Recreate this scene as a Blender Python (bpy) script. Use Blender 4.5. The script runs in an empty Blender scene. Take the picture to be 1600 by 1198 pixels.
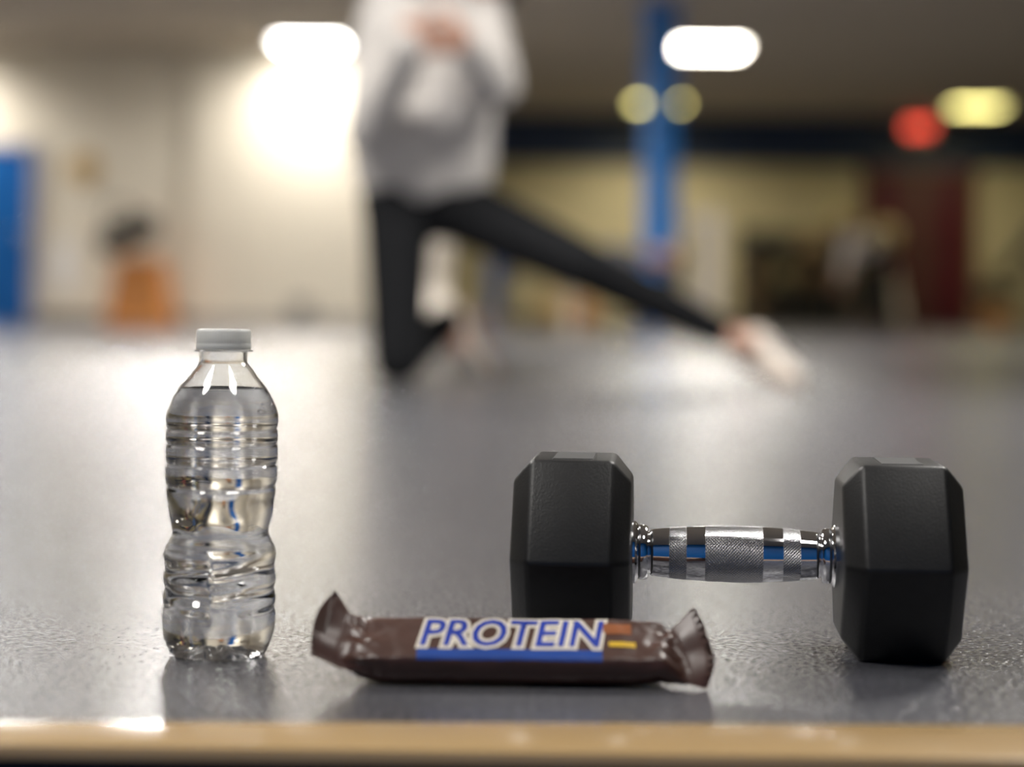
import bpy, bmesh, math, random
from mathutils import Vector, Matrix, noise as mnoise
random.seed(4)
SC = bpy.context.scene
COL = SC.collection
PI = math.pi

# ------------------------------------------------------------------ camera
cd = bpy.data.cameras.new('camera')
cam = bpy.data.objects.new('camera', cd)
COL.objects.link(cam)
cam.location = (0, 0, 0.212)
cam.rotation_euler = (PI / 2, 0, 0)
cam.rotation_euler = (Matrix.Rotation(PI / 2, 3, 'X') @ Matrix.Rotation(math.radians(0.6), 3, 'Z')).to_euler()
cd.sensor_width = 36
cd.lens = 67.5
cd.shift_y = -0.0744
cd.clip_start = 0.02
cd.dof.use_dof = True
cd.dof.focus_distance = 1.215
cd.dof.aperture_fstop = 2.5
SC.camera = cam

# ------------------------------------------------------------------ world, exposure
w = bpy.data.worlds.new('world'); SC.world = w
w.use_nodes = True
w.node_tree.nodes['Background'].inputs[0].default_value = (0.5, 0.5, 0.55, 1)
w.node_tree.nodes['Background'].inputs[1].default_value = 0.02
vs = SC.view_settings
vs.view_transform = 'Standard'; vs.look = 'None'; vs.gamma = 1; vs.use_curve_mapping = False
vs.exposure = 0.0
cy = SC.cycles
cy.max_bounces = 18; cy.transmission_bounces = 16; cy.glossy_bounces = 8; cy.diffuse_bounces = 4
cy.sample_clamp_indirect = 12
# ceiling lights (column X, row Y, diffuser strength, watts, colour): lamps of the room and some added for fill
WARM = (1, .93, .80); YEL = (1, .88, .30); SOFT = (1, .965, .915)
LAMPS = [
    (-1.85, 17.35, 28, 29, SOFT), (1.76, 17.35, 42, 60, WARM),
    (1.66, 22.1, 8, 45, WARM), (5.33, 22.1, 8, 16, WARM),
    (5.4, 17.35, 9, 10, WARM), (-5.5, 17.35, 12, 50, SOFT),
    (-5.5, 11.4, 60, 100, SOFT), (-1.95, 11.4, 122, 140, SOFT), (-3.1, 11.4, 26, 24, SOFT), (1.2, 11.4, 36, 125, SOFT), (5.4, 11.4, 9, 15, WARM),  # third one is added, off the grid, to brighten the floor at left
    (-1.85, 3.6, 40, 90, SOFT), (1.76, 3.6, 32, 100, SOFT),
    (.85, .45, 7, 11, SOFT), (-1.5, .45, 9, 40, SOFT),  # left one is an added fill for the bottle cap and bar
]

# ------------------------------------------------------------------ helpers
V3 = lambda x, y, z: Vector((x, y, z))

def mat(name, col, rough=.5, metal=0, var=.08, scale=30, bump=0, bscale=200, spec=.5, **kw):
    m = bpy.data.materials.new(name); m.use_nodes = True
    nt = m.node_tree; b = nt.nodes['Principled BSDF']
    tc = nt.nodes.new('ShaderNodeTexCoord')
    n = nt.nodes.new('ShaderNodeTexNoise'); n.inputs['Scale'].default_value = scale; n.inputs['Detail'].default_value = 4
    nt.links.new(tc.outputs['Object'], n.inputs['Vector'])
    r = nt.nodes.new('ShaderNodeValToRGB')
    r.color_ramp.elements[0].position = .3; r.color_ramp.elements[1].position = .7
    r.color_ramp.elements[0].color = (*[max(0, c * (1 - var)) for c in col], 1)
    r.color_ramp.elements[1].color = (*[min(1, c * (1 + var)) for c in col], 1)
    nt.links.new(n.outputs['Fac'], r.inputs['Fac'])
    nt.links.new(r.outputs['Color'], b.inputs['Base Color'])
    b.inputs['Roughness'].default_value = rough
    b.inputs['Metallic'].default_value = metal
    b.inputs['Specular IOR Level'].default_value = spec
    for k, v in kw.items():
        b.inputs[k].default_value = v
    if bump:
        n2 = nt.nodes.new('ShaderNodeTexNoise'); n2.inputs['Scale'].default_value = bscale; n2.inputs['Detail'].default_value = 3
        nt.links.new(tc.outputs['Object'], n2.inputs['Vector'])
        bp = nt.nodes.new('ShaderNodeBump'); bp.inputs['Strength'].default_value = bump; bp.inputs['Distance'].default_value = .001
        nt.links.new(n2.outputs['Fac'], bp.inputs['Height']); nt.links.new(bp.outputs['Normal'], b.inputs['Normal'])
    return m

def emis(name, col, strength):
    m = bpy.data.materials.new(name); m.use_nodes = True
    b = m.node_tree.nodes['Principled BSDF']
    b.inputs['Base Color'].default_value = (.8, .8, .8, 1)
    b.inputs['Emission Color'].default_value = (*col, 1)
    b.inputs['Emission Strength'].default_value = strength
    return m

def link(name, me, m=None, parent=None, smooth=False):
    o = bpy.data.objects.new(name, me); COL.objects.link(o)
    if m is not None and len(me.materials) == 0: me.materials.append(m)
    if parent is not None: o.parent = parent
    if smooth:
        for p in me.polygons: p.use_smooth = True
    return o

def obj(name, bm, m=None, parent=None, smooth=False, angle=None):
    bmesh.ops.recalc_face_normals(bm, faces=bm.faces)
    me = bpy.data.meshes.new(name); bm.to_mesh(me); bm.free()
    o = link(name, me, m, parent, smooth or angle is not None)
    if angle is not None: me.set_sharp_from_angle(angle=math.radians(angle))
    return o

def tag(o, label, cat, group=None):
    o['label'] = label; o['category'] = cat
    if group: o['group'] = group
    return o

def empty(name, loc=(0, 0, 0), rz=0):
    o = bpy.data.objects.new(name, None); COL.objects.link(o)
    o.location = loc; o.rotation_euler = (0, 0, rz); o.empty_display_size = .1
    return o

def struct(o):
    o['kind'] = 'structure'; return o

def box(bm, a, b, bev=0, rot=None, piv=None, seg=2):
    """box between two corners, edges rounded by bev"""
    t = bmesh.new(); bmesh.ops.create_cube(t, size=1)
    c = [(a[i] + b[i]) / 2 for i in range(3)]; s = [abs(b[i] - a[i]) for i in range(3)]
    for v in t.verts: v.co = Vector((v.co.x * s[0], v.co.y * s[1], v.co.z * s[2]))
    if bev: bmesh.ops.bevel(t, geom=t.edges[:], offset=min(bev, min(s) * .45), segments=seg, profile=.5, affect='EDGES')
    M = Matrix.Translation(c)
    if rot is not None: M = Matrix.Translation(piv if piv else c) @ rot.to_4x4() @ Matrix.Translation(Vector(c) - Vector(piv if piv else c))
    t.transform(M); merge(bm, t)

def merge(bm, t):
    me = bpy.data.meshes.new('tmp'); t.to_mesh(me); t.free(); bm.from_mesh(me); bpy.data.meshes.remove(me)

def frame(d):
    d = d.normalized()
    a = Vector((0, 0, 1)) if abs(d.z) < .9 else Vector((1, 0, 0))
    x = a.cross(d).normalized(); return x, d.cross(x).normalized(), d

def loft(bm, rings, cap0=True, cap1=True, closed=False):
    vs_ = [[bm.verts.new(p) for p in r] for r in rings]
    n = len(rings[0]); k = len(vs_)
    for i in range(k if closed else k - 1):
        a, b = vs_[i], vs_[(i + 1) % k]
        for j in range(n):
            bm.faces.new((a[j], a[(j + 1) % n], b[(j + 1) % n], b[j]))
    if not closed:
        if cap0: bm.faces.new(vs_[0][::-1])
        if cap1: bm.faces.new(vs_[-1])
    return vs_

def cone(bm, p, q, r0, r1, n=16, round_=False):
    p, q = Vector(p), Vector(q)
    if (q - p).length < 1e-6: q = p + Vector((0, 0, 1e-4))
    x, y, d = frame(q - p)
    prof = []
    if round_:
        for k in range(1, 5):
            a = PI / 2 * k / 4
            prof.append((p - d * r0 * math.cos(a), r0 * math.sin(a)))
        for k in range(4, 0, -1):
            a = PI / 2 * k / 4
            prof.append((q + d * r1 * math.cos(a), r1 * math.sin(a)))
    else:
        prof = [(p, r0), (q, r1)]
    loft(bm, [[c + (x * math.cos(2 * PI * j / n) + y * math.sin(2 * PI * j / n)) * r for j in range(n)] for c, r in prof])

def lathe(bm, prof, n=48, M=None, cap=True):
    """profile of (r, z) about Z"""
    rings = [[Vector((r * math.cos(2 * PI * j / n), r * math.sin(2 * PI * j / n), z)) for j in range(n)] for r, z in prof]
    if M is not None: rings = [[M @ p for p in r] for r in rings]
    loft(bm, rings, cap, cap)

def ball(bm, c, r, n=20, sc=(1, 1, 1)):
    bmesh.ops.create_uvsphere(bm, u_segments=n, v_segments=n // 2 + 2, radius=1,
        matrix=Matrix.Translation(c) @ Matrix.Diagonal((r * sc[0], r * sc[1], r * sc[2], 1)))

def interp(tab, z):
    """monotone cubic (Fritsch-Carlson) through (z, r) sorted by z"""
    n = len(tab)
    if z <= tab[0][0]: return tab[0][1]
    if z >= tab[-1][0]: return tab[-1][1]
    for i in range(n - 1):
        if tab[i][0] <= z <= tab[i + 1][0]: break
    def sl(k): return (tab[k + 1][1] - tab[k][1]) / (tab[k + 1][0] - tab[k][0])
    def tan(k):
        if k == 0: return sl(0)
        if k == n - 1: return sl(n - 2)
        a, b = sl(k - 1), sl(k)
        return 0 if a * b <= 0 else 2 * a * b / (a + b)
    h = tab[i + 1][0] - tab[i][0]; t = (z - tab[i][0]) / h
    return ((1 + 2 * t) * (1 - t) ** 2 * tab[i][1] + t * (1 - t) ** 2 * h * tan(i)
            + t * t * (3 - 2 * t) * tab[i + 1][1] + t * t * (t - 1) * h * tan(i + 1))

# ------------------------------------------------------------------ materials
M = {}
M['cream_wall'] = mat('cream_painted_wall', (.66, .61, .50), .6, var=.03, scale=3, bump=.1)
M['white_wall'] = mat('off_white_painted_wall', (.73, .665, .54), .55, var=.03, scale=3, bump=.1)
M['tan_wall'] = mat('tan_painted_wall', (.52, .45, .27), .6, var=.03, scale=3, bump=.1)
M['navy'] = mat('navy_paint', (.012, .03, .09), .5, var=.05, scale=4)
M['blue'] = mat('blue_paint', (.001, .085, .30), .5, var=.05, scale=4, spec=.25)
M['column_blue'] = mat('bright_blue_column_paint', (.04, .25, .72), .4, var=.05, scale=4)
M['ceiling'] = mat('ceiling_board', (.45, .39, .31), .8, var=.08, scale=20, bump=.2)
M['dark_base'] = mat('dark_baseboard', (.06, .05, .05), .5)
M['grey_base'] = mat('grey_baseboard', (.35, .33, .30), .5)
M['red'] = mat('dark_red_door_paint', (.075, .003, .006), .45, var=.08, scale=5)
M['brown_wood'] = mat('brown_door_wood', (.16, .075, .03), .5, var=.15, scale=8)
M['lamp_frame'] = mat('white_enamel', (.75, .75, .72), .4)
M['black_rubber'] = mat('black_rubber', (.009, .009, .0095), .42, var=.15, scale=120, bump=.2, bscale=900, spec=.35)
M['chrome'] = mat('polished_chrome', (.86, .86, .88), .06, 1, var=.02)
M['wrapper'] = mat('chocolate_brown_wrapper', (.070, .030, .021), .37, var=.12, scale=60, bump=.12, bscale=160, spec=.6)
M['cream_ink'] = mat('cream_print', (.72, .66, .56), .35, var=.03)
M['blue_ink'] = mat('blue_print', (.02, .05, .36), .35, var=.06)
M['band_ink'] = mat('deep_blue_print', (.012, .06, .30), .35, var=.06)
M['sky_ink'] = mat('pale_blue_print', (.42, .58, .82), .35, var=.05)
M['yellow_ink'] = mat('yellow_print', (.66, .42, .03), .35, var=.05)
M['orange_ink'] = mat('orange_brown_print', (.28, .09, .03), .35, var=.05)
M['cap'] = mat('white_cap_plastic', (.90, .90, .87), .35, var=.01)
M['grey_knit'] = mat('grey_sweatshirt_cloth', (.58, .55, .52), .9, var=.12, scale=60, bump=.3, bscale=400)
M['black_cloth'] = mat('black_trouser_cloth', (.011, .0115, .013), .85, var=.15, scale=60, bump=.3, bscale=300, spec=.15)
M['skin'] = mat('skin', (.56, .32, .23), .5, var=.06, scale=20)
M['dark_hair'] = mat('dark_brown_hair', (.03, .016, .012), .5, var=.3, scale=90)
M['shoe'] = mat('off_white_shoe', (.80, .72, .63), .6, var=.05)
M['sole'] = mat('tan_rubber_sole', (.32, .22, .15), .6)
M['eye'] = mat('eye_white', (.8, .8, .8), .2)
M['lip'] = mat('lip', (.45, .14, .12), .5)
M['navy_cloth'] = mat('navy_cloth', (.015, .03, .075), .8, var=.1, scale=60)
M['slate_cloth'] = mat('slate_grey_cloth', (.11, .11, .12), .9, var=.1, scale=60)
M['white_cloth'] = mat('pale_cloth', (.55, .50, .50), .9, var=.06, scale=60)
M['far_skin'] = mat('tan_skin', (.32, .18, .13), .6, var=.06, scale=20)
M['blond'] = mat('blond_hair', (.80, .62, .18), .6, var=.15, scale=60)
M['orange_box'] = mat('orange_brown_plywood', (.55, .20, .03), .5, var=.1, scale=10)
M['black_bag'] = mat('black_nylon', (.012, .011, .010), .7, var=.1)
M['tan_disc'] = mat('tan_disc', (.55, .42, .24), .5)
M['dark_steel'] = mat('dark_steel', (.07, .062, .045), .5, .3)
M['pale_steel'] = mat('pale_grey_steel', (.36, .32, .27), .45)
M['olive'] = mat('olive_rubber', (.42, .34, .16), .6)
M['yellow_rubber'] = mat('yellow_rubber', (.62, .46, .10), .5)
M['brown_rubber'] = mat('brown_rubber', (.30, .18, .08), .6)
M['tan_ball'] = mat('tan_leather', (.60, .42, .18), .55)
M['riser'] = mat('dark_brown_riser', (.05, .034, .034), .5, var=.2)

def translucent(m, f):
    nt = m.node_tree; b = nt.nodes['Principled BSDF']; o = nt.nodes['Material Output']
    t = nt.nodes.new('ShaderNodeBsdfTranslucent'); t.inputs['Color'].default_value = (.93, .93, .90, 1)
    x = nt.nodes.new('ShaderNodeMixShader'); x.inputs[0].default_value = f
    nt.links.new(b.outputs[0], x.inputs[1]); nt.links.new(t.outputs[0], x.inputs[2]); nt.links.new(x.outputs[0], o.inputs['Surface'])
translucent(M['cap'], .42)

def floor_material():
    m = bpy.data.materials.new('grey_pebbled_rubber_floor'); m.use_nodes = True
    nt = m.node_tree; b = nt.nodes['Principled BSDF']; L = nt.links.new
    tc = nt.nodes.new('ShaderNodeTexCoord')
    n = nt.nodes.new('ShaderNodeTexNoise'); n.inputs['Scale'].default_value = 9; n.inputs['Detail'].default_value = 6
    L(tc.outputs['Object'], n.inputs['Vector'])
    r = nt.nodes.new('ShaderNodeValToRGB')
    r.color_ramp.elements[0].position = .3; r.color_ramp.elements[1].position = .75
    r.color_ramp.elements[0].color = (.082, .083, .097, 1); r.color_ramp.elements[1].color = (.108, .109, .122, 1)
    L(n.outputs['Fac'], r.inputs['Fac'])
    sp = nt.nodes.new('ShaderNodeTexNoise'); sp.inputs['Scale'].default_value = 260; sp.inputs['Detail'].default_value = 3
    L(tc.outputs['Object'], sp.inputs['Vector'])
    sr = nt.nodes.new('ShaderNodeMapRange'); sr.inputs['From Min'].default_value = .3; sr.inputs['From Max'].default_value = .7
    sr.inputs['To Min'].default_value = .5; sr.inputs['To Max'].default_value = 1.5
    L(sp.outputs['Fac'], sr.inputs['Value'])
    mx = nt.nodes.new('ShaderNodeMix'); mx.data_type = 'RGBA'; mx.blend_type = 'MULTIPLY'; mx.inputs['Factor'].default_value = 1
    L(r.outputs['Color'], mx.inputs['A']); L(sr.outputs['Result'], mx.inputs['B']); L(mx.outputs['Result'], b.inputs['Base Color'])
    s2 = nt.nodes.new('ShaderNodeTexNoise'); s2.inputs['Scale'].default_value = 260; s2.inputs['Detail'].default_value = 2
    L(tc.outputs['Object'], s2.inputs['Vector'])
    for sock, lo, hi in (('Coat Weight', .15, 1.0), ('Specular IOR Level', .25, 1.2)):
        q = nt.nodes.new('ShaderNodeMapRange'); q.inputs['From Min'].default_value = .36; q.inputs['From Max'].default_value = .64
        q.inputs['To Min'].default_value = lo; q.inputs['To Max'].default_value = hi
        L(s2.outputs['Fac'], q.inputs['Value']); L(q.outputs['Result'], b.inputs[sock])
    b.inputs['Roughness'].default_value = .26
    b.inputs['Coat Roughness'].default_value = .26; b.inputs['Coat IOR'].default_value = 1.5
    v = nt.nodes.new('ShaderNodeTexVoronoi'); v.inputs['Scale'].default_value = 300
    L(tc.outputs['Object'], v.inputs['Vector'])
    n2 = nt.nodes.new('ShaderNodeTexNoise'); n2.inputs['Scale'].default_value = 240; n2.inputs['Detail'].default_value = 4
    L(tc.outputs['Object'], n2.inputs['Vector'])
    ad = nt.nodes.new('ShaderNodeMath'); ad.operation = 'ADD'
    L(v.outputs['Distance'], ad.inputs[0]); L(n2.outputs['Fac'], ad.inputs[1])
    bp = nt.nodes.new('ShaderNodeBump'); bp.inputs['Strength'].default_value = .6; bp.inputs['Distance'].default_value = .0014
    L(ad.outputs[0], bp.inputs['Height']); L(bp.outputs['Normal'], b.inputs['Normal'])
    return m
M['floor'] = floor_material()

def wood_material():
    m = bpy.data.materials.new('varnished_oak'); m.use_nodes = True
    nt = m.node_tree; b = nt.nodes['Principled BSDF']; L = nt.links.new
    tc = nt.nodes.new('ShaderNodeTexCoord'); mp = nt.nodes.new('ShaderNodeMapping')
    mp.inputs['Scale'].default_value = (3, 60, 60)
    L(tc.outputs['Object'], mp.inputs['Vector'])
    n = nt.nodes.new('ShaderNodeTexNoise'); n.inputs['Scale'].default_value = 4; n.inputs['Detail'].default_value = 5
    L(mp.outputs['Vector'], n.inputs['Vector'])
    r = nt.nodes.new('ShaderNodeValToRGB')
    r.color_ramp.elements[0].color = (.42, .27, .11, 1); r.color_ramp.elements[1].color = (.57, .39, .19, 1)
    L(n.outputs['Fac'], r.inputs['Fac']); L(r.outputs['Color'], b.inputs['Base Color'])
    b.inputs['Roughness'].default_value = .24
    b.inputs['Specular IOR Level'].default_value = .9
    b.inputs['Coat Weight'].default_value = 1; b.inputs['Coat Roughness'].default_value = .16
    return m
M['oak'] = wood_material()

def knurl_material():
    m = bpy.data.materials.new('knurled_steel'); m.use_nodes = True
    nt = m.node_tree; b = nt.nodes['Principled BSDF']; L = nt.links.new
    tc = nt.nodes.new('ShaderNodeTexCoord'); sp = nt.nodes.new('ShaderNodeSeparateXYZ')
    L(tc.outputs['UV'], sp.inputs['Vector'])
    outs = []
    for sgn in (1, -1):
        mu = nt.nodes.new('ShaderNodeMath'); mu.operation = 'MULTIPLY'; mu.inputs[1].default_value = sgn
        L(sp.outputs['Y'], mu.inputs[0])
        a = nt.nodes.new('ShaderNodeMath'); a.operation = 'ADD'
        L(sp.outputs['X'], a.inputs[0]); L(mu.outputs[0], a.inputs[1])
        k = nt.nodes.new('ShaderNodeMath'); k.operation = 'MULTIPLY'; k.inputs[1].default_value = 2 * PI / .0019
        L(a.outputs[0], k.inputs[0])
        s = nt.nodes.new('ShaderNodeMath'); s.operation = 'SINE'; L(k.outputs[0], s.inputs[0])
        outs.append(s)
    mx = nt.nodes.new('ShaderNodeMath'); mx.operation = 'MINIMUM'
    L(outs[0].outputs[0], mx.inputs[0]); L(outs[1].outputs[0], mx.inputs[1])
    bp = nt.nodes.new('ShaderNodeBump'); bp.inputs['Strength'].default_value = .8; bp.inputs['Distance'].default_value = .0006
    L(mx.outputs[0], bp.inputs['Height']); L(bp.outputs['Normal'], b.inputs['Normal'])
    b.inputs['Base Color'].default_value = (.62, .62, .64, 1); b.inputs['Metallic'].default_value = 1
    b.inputs['Roughness'].default_value = .27
    return m
M['knurl'] = knurl_material()

def glass(name, ior, col=(1, 1, 1)):
    m = bpy.data.materials.new(name); m.use_nodes = True
    nt = m.node_tree; b = nt.nodes['Principled BSDF']
    b.inputs['Base Color'].default_value = (*col, 1); b.inputs['Roughness'].default_value = 0.0
    b.inputs['IOR'].default_value = ior; b.inputs['Transmission Weight'].default_value = 1
    return m
M['pet'] = glass('clear_plastic', 1.5, (.985, .99, .99))
M['water'] = glass('water', 1.333)

# ------------------------------------------------------------------ the room
ZC = 2.60           # ceiling height
XL, XR, YB = -8.0, 9.0, -1.4
def wall(name, a, b, m):
    bm = bmesh.new(); box(bm, a, b); return struct(obj(name, bm, m))

EDGE = .985         # rear edge of the wooden nosing
bm = bmesh.new(); box(bm, (XL, .93, -.04), (XR, 24.0, 0)); fl = struct(obj('floor', bm, M['floor']))
# thin varnished oak edging strip lying over the platform's front edge, a little wider to the right
def edging(x):
    k = max(-.6, min(.6, x)); r, f = .976 + .028 * k, .913 - .018 * k
    return [V3(x, r, 0), V3(x, r - .001, .0012), V3(x, f + .004, .0012), V3(x, f + .0012, .0004), V3(x, f, -.002), V3(x, f, -.006), V3(x, f + .004, -.008), V3(x, r, -.008)]
bm = bmesh.new(); loft(bm, [edging(x) for x in (XL, -.6, 0, .6, XR)])
struct(obj('trim_1', bm, M['oak'], None, angle=30))
wall('wall_riser', (XL, .922, -.5), (XR, .96, -.006), M['riser'])
wall('floor_front', (XL, YB, -.54), (XR, .95, -.5), mat('dark_grey_lower_floor', (.035, .035, .042), .5))
wall('ceiling', (XL, YB, ZC), (XR, 24.2, ZC + .1), M['ceiling'])
YF = 23.6
wall('wall_far', (-1.2, YF, -.02), (XR, YF + .15, 1.99), M['tan_wall'])
wall('trim_2', (-1.2, YF - .06, 1.985), (XR, YF + .15, ZC), M['navy'])
wall('wall_left_front', (-3.03, 17.9, -.02), (-1.36, 18.4, ZC), M['white_wall'])
wall('wall_left_recess', (XL, 17.96, -.02), (-3.0, 18.4, ZC), M['white_wall'])
wall('wall_side', (-1.46, 18.0, -.02), (-1.36, YF + .1, ZC), M['cream_wall'])
wall('wall_left', (XL - .1, YB, -.5), (XL, 18.4, ZC), M['white_wall'])
wall('wall_right', (XR, YB, -.5), (XR + .1, YF + .15, ZC), M['tan_wall'])
wall('wall_rear', (XL, YB - .1, -.5), (XR, YB, ZC), M['blue'])
wall('baseboard_left', (XL, 17.94, 0), (-3.03, 17.96, .10), M['dark_base'])
wall('baseboard_front', (-3.03, 17.88, 0), (-1.36, 17.9, .10), M['grey_base'])
wall('baseboard_far', (-1.36, YF - .02, 0), (XR, YF, .10), M['dark_base'])

# blue door in the recessed left wall
dx1 = -4.4948
bm = bmesh.new(); box(bm, (dx1 - .95, 17.91, .02), (dx1, 17.96, 1.66), .006)
d1 = struct(obj('door_1', bm, M['blue']))
bm = bmesh.new()
box(bm, (dx1 - 1.0, 17.89, 0), (dx1 - .95, 17.97, 1.71)); box(bm, (dx1, 17.89, 0), (dx1 + .05, 17.97, 1.71)); box(bm, (dx1 - 1.0, 17.89, 1.66), (dx1 + .05, 17.97, 1.71))
obj('door_frame', bm, mat('grey_lilac_frame', (.40, .38, .40), .5), d1)
bm = bmesh.new(); cone(bm, (dx1 - .08, 17.85, .85), (dx1 - .08, 17.91, .85), .012, .02, 12); ball(bm, (dx1 - .08, 17.84, .85), .028, 12)
obj('door_knob', bm, M['chrome'], d1, True)

# dark red double door in the far wall
xa, xb = 4.3356, 5.6335
xm = (xa + xb) / 2; zt = 1.93
bm = bmesh.new()
box(bm, (xa - .07, YF - .05, 0), (xa, YF + .02, zt + .07)); box(bm, (xb, YF - .05, 0), (xb + .07, YF + .02, zt + .07)); box(bm, (xa - .07, YF - .05, zt), (xb + .07, YF + .02, zt + .07))
d2 = struct(obj('door_2', bm, M['brown_wood']))
for s, (p, q) in enumerate(((xa, xm - .11), (xm + .11, xb))):
    bm = bmesh.new(); box(bm, (p, YF - .03, .01), (q, YF + .02, zt), .004); lf = obj('door_leaf', bm, M['red'], d2)
    for z0, z1 in ((.12, .72), (1.0, zt - .12)):
        bm = bmesh.new(); box(bm, (p + .09, YF - .042, z0), (q - .09, YF - .02, z1), .008); obj('door_panel', bm, M['red'], lf)
    bm = bmesh.new(); cone(bm, ((p + .06) if s else (q - .06), YF - .08, .80), ((p + .06) if s else (q - .06), YF - .08, 1.05), .012, .012, 10)
    for zz in (.80, 1.05): cone(bm, ((p + .06) if s else (q - .06), YF - .085, zz), ((p + .06) if s else (q - .06), YF - .03, zz), .01, .01, 8)
    obj('door_pull', bm, M['dark_steel'], lf, True)
bm = bmesh.new(); box(bm, (xm - .11, YF - .036, .01), (xm + .11, YF + .02, zt), .004); obj('center_stile', bm, mat('dark_brown_stile', (.085, .035, .02), .5), d2)

# blue steel column standing between the lights
pc = V3(1.1457, 15.0000, 0.6240)
col = empty('steel_column', (pc.x, 15.0, 0), math.radians(32))
tag(col, 'bright blue square steel column running from floor to ceiling', 'column')
bm = bmesh.new(); box(bm, (-.10, -.10, .02), (.10, .10, ZC - .02), .012); obj('shaft', bm, M['column_blue'], col, angle=40)
bm = bmesh.new(); box(bm, (-.17, -.17, 0), (.17, .17, .02), .004)
for a in (-1, 1):
    for b in (-1, 1): lathe(bm, [(.016, .02), (.016, .034), (.009, .038)], 6, Matrix.Translation((a * .14, b * .14, 0)))
obj('base_plate', bm, M['column_blue'], col)
bm = bmesh.new(); box(bm, (-.15, -.15, ZC - .02), (.15, .15, ZC), .004); obj('top_plate', bm, M['column_blue'], col)

# ceiling lights
LL = {0: 'glaring white square ceiling light against the bright pale wall', 1: 'white square ceiling light just right of the blue column',
      2: 'dim yellow square ceiling light half hidden behind the blue column', 3: 'dim yellow square ceiling light above the red exit sign'}
for i, (x, y, s, pw, c) in enumerate(LAMPS):
    t = empty('ceiling_light', (x, y, ZC))
    tag(t, LL.get(i, 'square ceiling light %s, %s' % ('over the snack bar and dumbbell' if y < 1 else 'above the floor in front of the kneeling person' if y < 5 else 'above the open floor behind the kneeling person' if y < 15 else 'near the end wall', 'far left' if x < -5 else 'added to brighten the floor at left' if x < -3 else 'left of centre' if x < 0 else 'right of centre' if x < 3 else 'far right')), 'ceiling light', 'square ceiling lights')
    bm = bmesh.new()
    for a, b in (((-.33, -.33), (.33, -.29)), ((-.33, .29), (.33, .33)), ((-.33, -.29), (-.29, .29)), ((.29, -.29), (.33, .29))):
        box(bm, (*a, -.035), (*b, 0), .003)
    obj('frame', bm, M['lamp_frame'], t)
    bm = bmesh.new(); box(bm, (-.29, -.29, -.024), (.29, .29, -.004), .003)
    obj('diffuser', bm, emis('lamp_diffuser_%d' % i, YEL if i in (2, 3) else c, s), t)
    ld = bpy.data.lights.new('tubes', 'AREA'); ld.shape = 'SQUARE'; ld.size = .56; ld.energy = pw; ld.color = c; ld.spread = math.radians(150)
    lo = bpy.data.objects.new('tubes', ld); COL.objects.link(lo); lo.parent = t; lo.location = (0, 0, -.027)

# exit sign above the red door
es = V3(4.9626, 23.4800, 2.4321)
sg = empty('exit_sign', (es.x, YF - .06, es.z))
tag(sg, 'glowing red exit sign above the dark red double door', 'sign')
bm = bmesh.new(); box(bm, (-.19, -.06, -.11), (.19, 0, .13), .008); obj('housing', bm, mat('pale_sign_housing', (.5, .5, .47), .5), sg, angle=40)
bm = bmesh.new(); box(bm, (-.165, -.064, -.07), (.165, -.058, .115), .002); obj('face', bm, emis('red_sign_face', (.85, .02, .015), .25), sg)

def text_mesh(s, size, offset=0.0, shear=0.0, res=3, extrude=0.0):
    cu = bpy.data.curves.new('txt', 'FONT'); cu.body = s; cu.size = size; cu.offset = offset; cu.shear = shear
    cu.align_x = 'CENTER'; cu.align_y = 'CENTER'; cu.resolution_u = res; cu.extrude = extrude
    o = bpy.data.objects.new('txt', cu); COL.objects.link(o)
    dg = bpy.context.evaluated_depsgraph_get()
    me = bpy.data.meshes.new_from_object(o.evaluated_get(dg))
    bpy.data.objects.remove(o); bpy.data.curves.remove(cu)
    return me
me = text_mesh('EXIT', .15, .004, extrude=.003)
me.transform(Matrix.Translation((0, -.066, .02)) @ Matrix.Rotation(PI / 2, 4, 'X'))
link('lettering', me, emis('red_letters', (1, .06, .03), 4), sg)

# ------------------------------------------------------------------ the water bottle
BX, BY = -.1757, 1.163
tab = sorted([(.0000, .0262), (.0012, .0284), (.005, .0305), (.0097, .0326), (.0163, .0338), (.0227, .0340), (.0273, .0331), (.032, .0340), (.0388, .0328),
    (.0442, .0340), (.0500, .0329), (.0555, .0333), (.0594, .0339), (.0648, .0328), (.0694, .0306), (.0745, .0289), (.0791, .0297), (.0857, .0314), (.0923, .0327),
    (.0970, .0334), (.0993, .0335), (.1016, .0322), (.1036, .0331), (.1067, .0337), (.1140, .0337), (.1156, .0324), (.1172, .0335), (.1191, .0337),
    (.1257, .0337), (.1274, .0326), (.1290, .0336), (.1311, .0337), (.1347, .0336), (.1365, .0326), (.1386, .0337), (.1423, .0338), (.1481, .0326), (.1547, .0299),
    (.1621, .0254), (.1687, .0207), (.1753, .0157), (.1766, .0146), (.1780, .0143), (.1832, .0143), (.1836, .0146), (.1920, .0141)])
def win(z, a, b, s): return max(0, min(1, (z - a) / s, (b - z) / s))
def brad(z, th, off=0):
    """bottle wall radius: ribs above, wavy ribs below the waist; th measured from the side facing the room's front"""
    k = win(z, .018, .066, .01)
    zz = z + k * (.0028 * math.sin(2 * th + .5) * math.sin(th) ** 2 + .0024 * math.cos(3 * th) * math.cos(th) ** 2)
    r = interp(tab, zz)
    k2 = win(z, .070, .112, .01)           # hand-grip facets between waist and ribs
    r -= k2 * .0009 * (1 + math.cos(6 * th + 9 * z / .04)) / 2
    k3 = win(z, .001, .016, .006)          # five feet of the base
    r -= k * .0016 * math.cos(th) ** 2 * (1 + math.sin(2 * PI * (z + .0035 * math.cos(2.6 * th)) / .0155))
    r -= k3 * .0010 * (1 - math.cos(5 * th)) / 2
    return r - off
NT = 144
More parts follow.
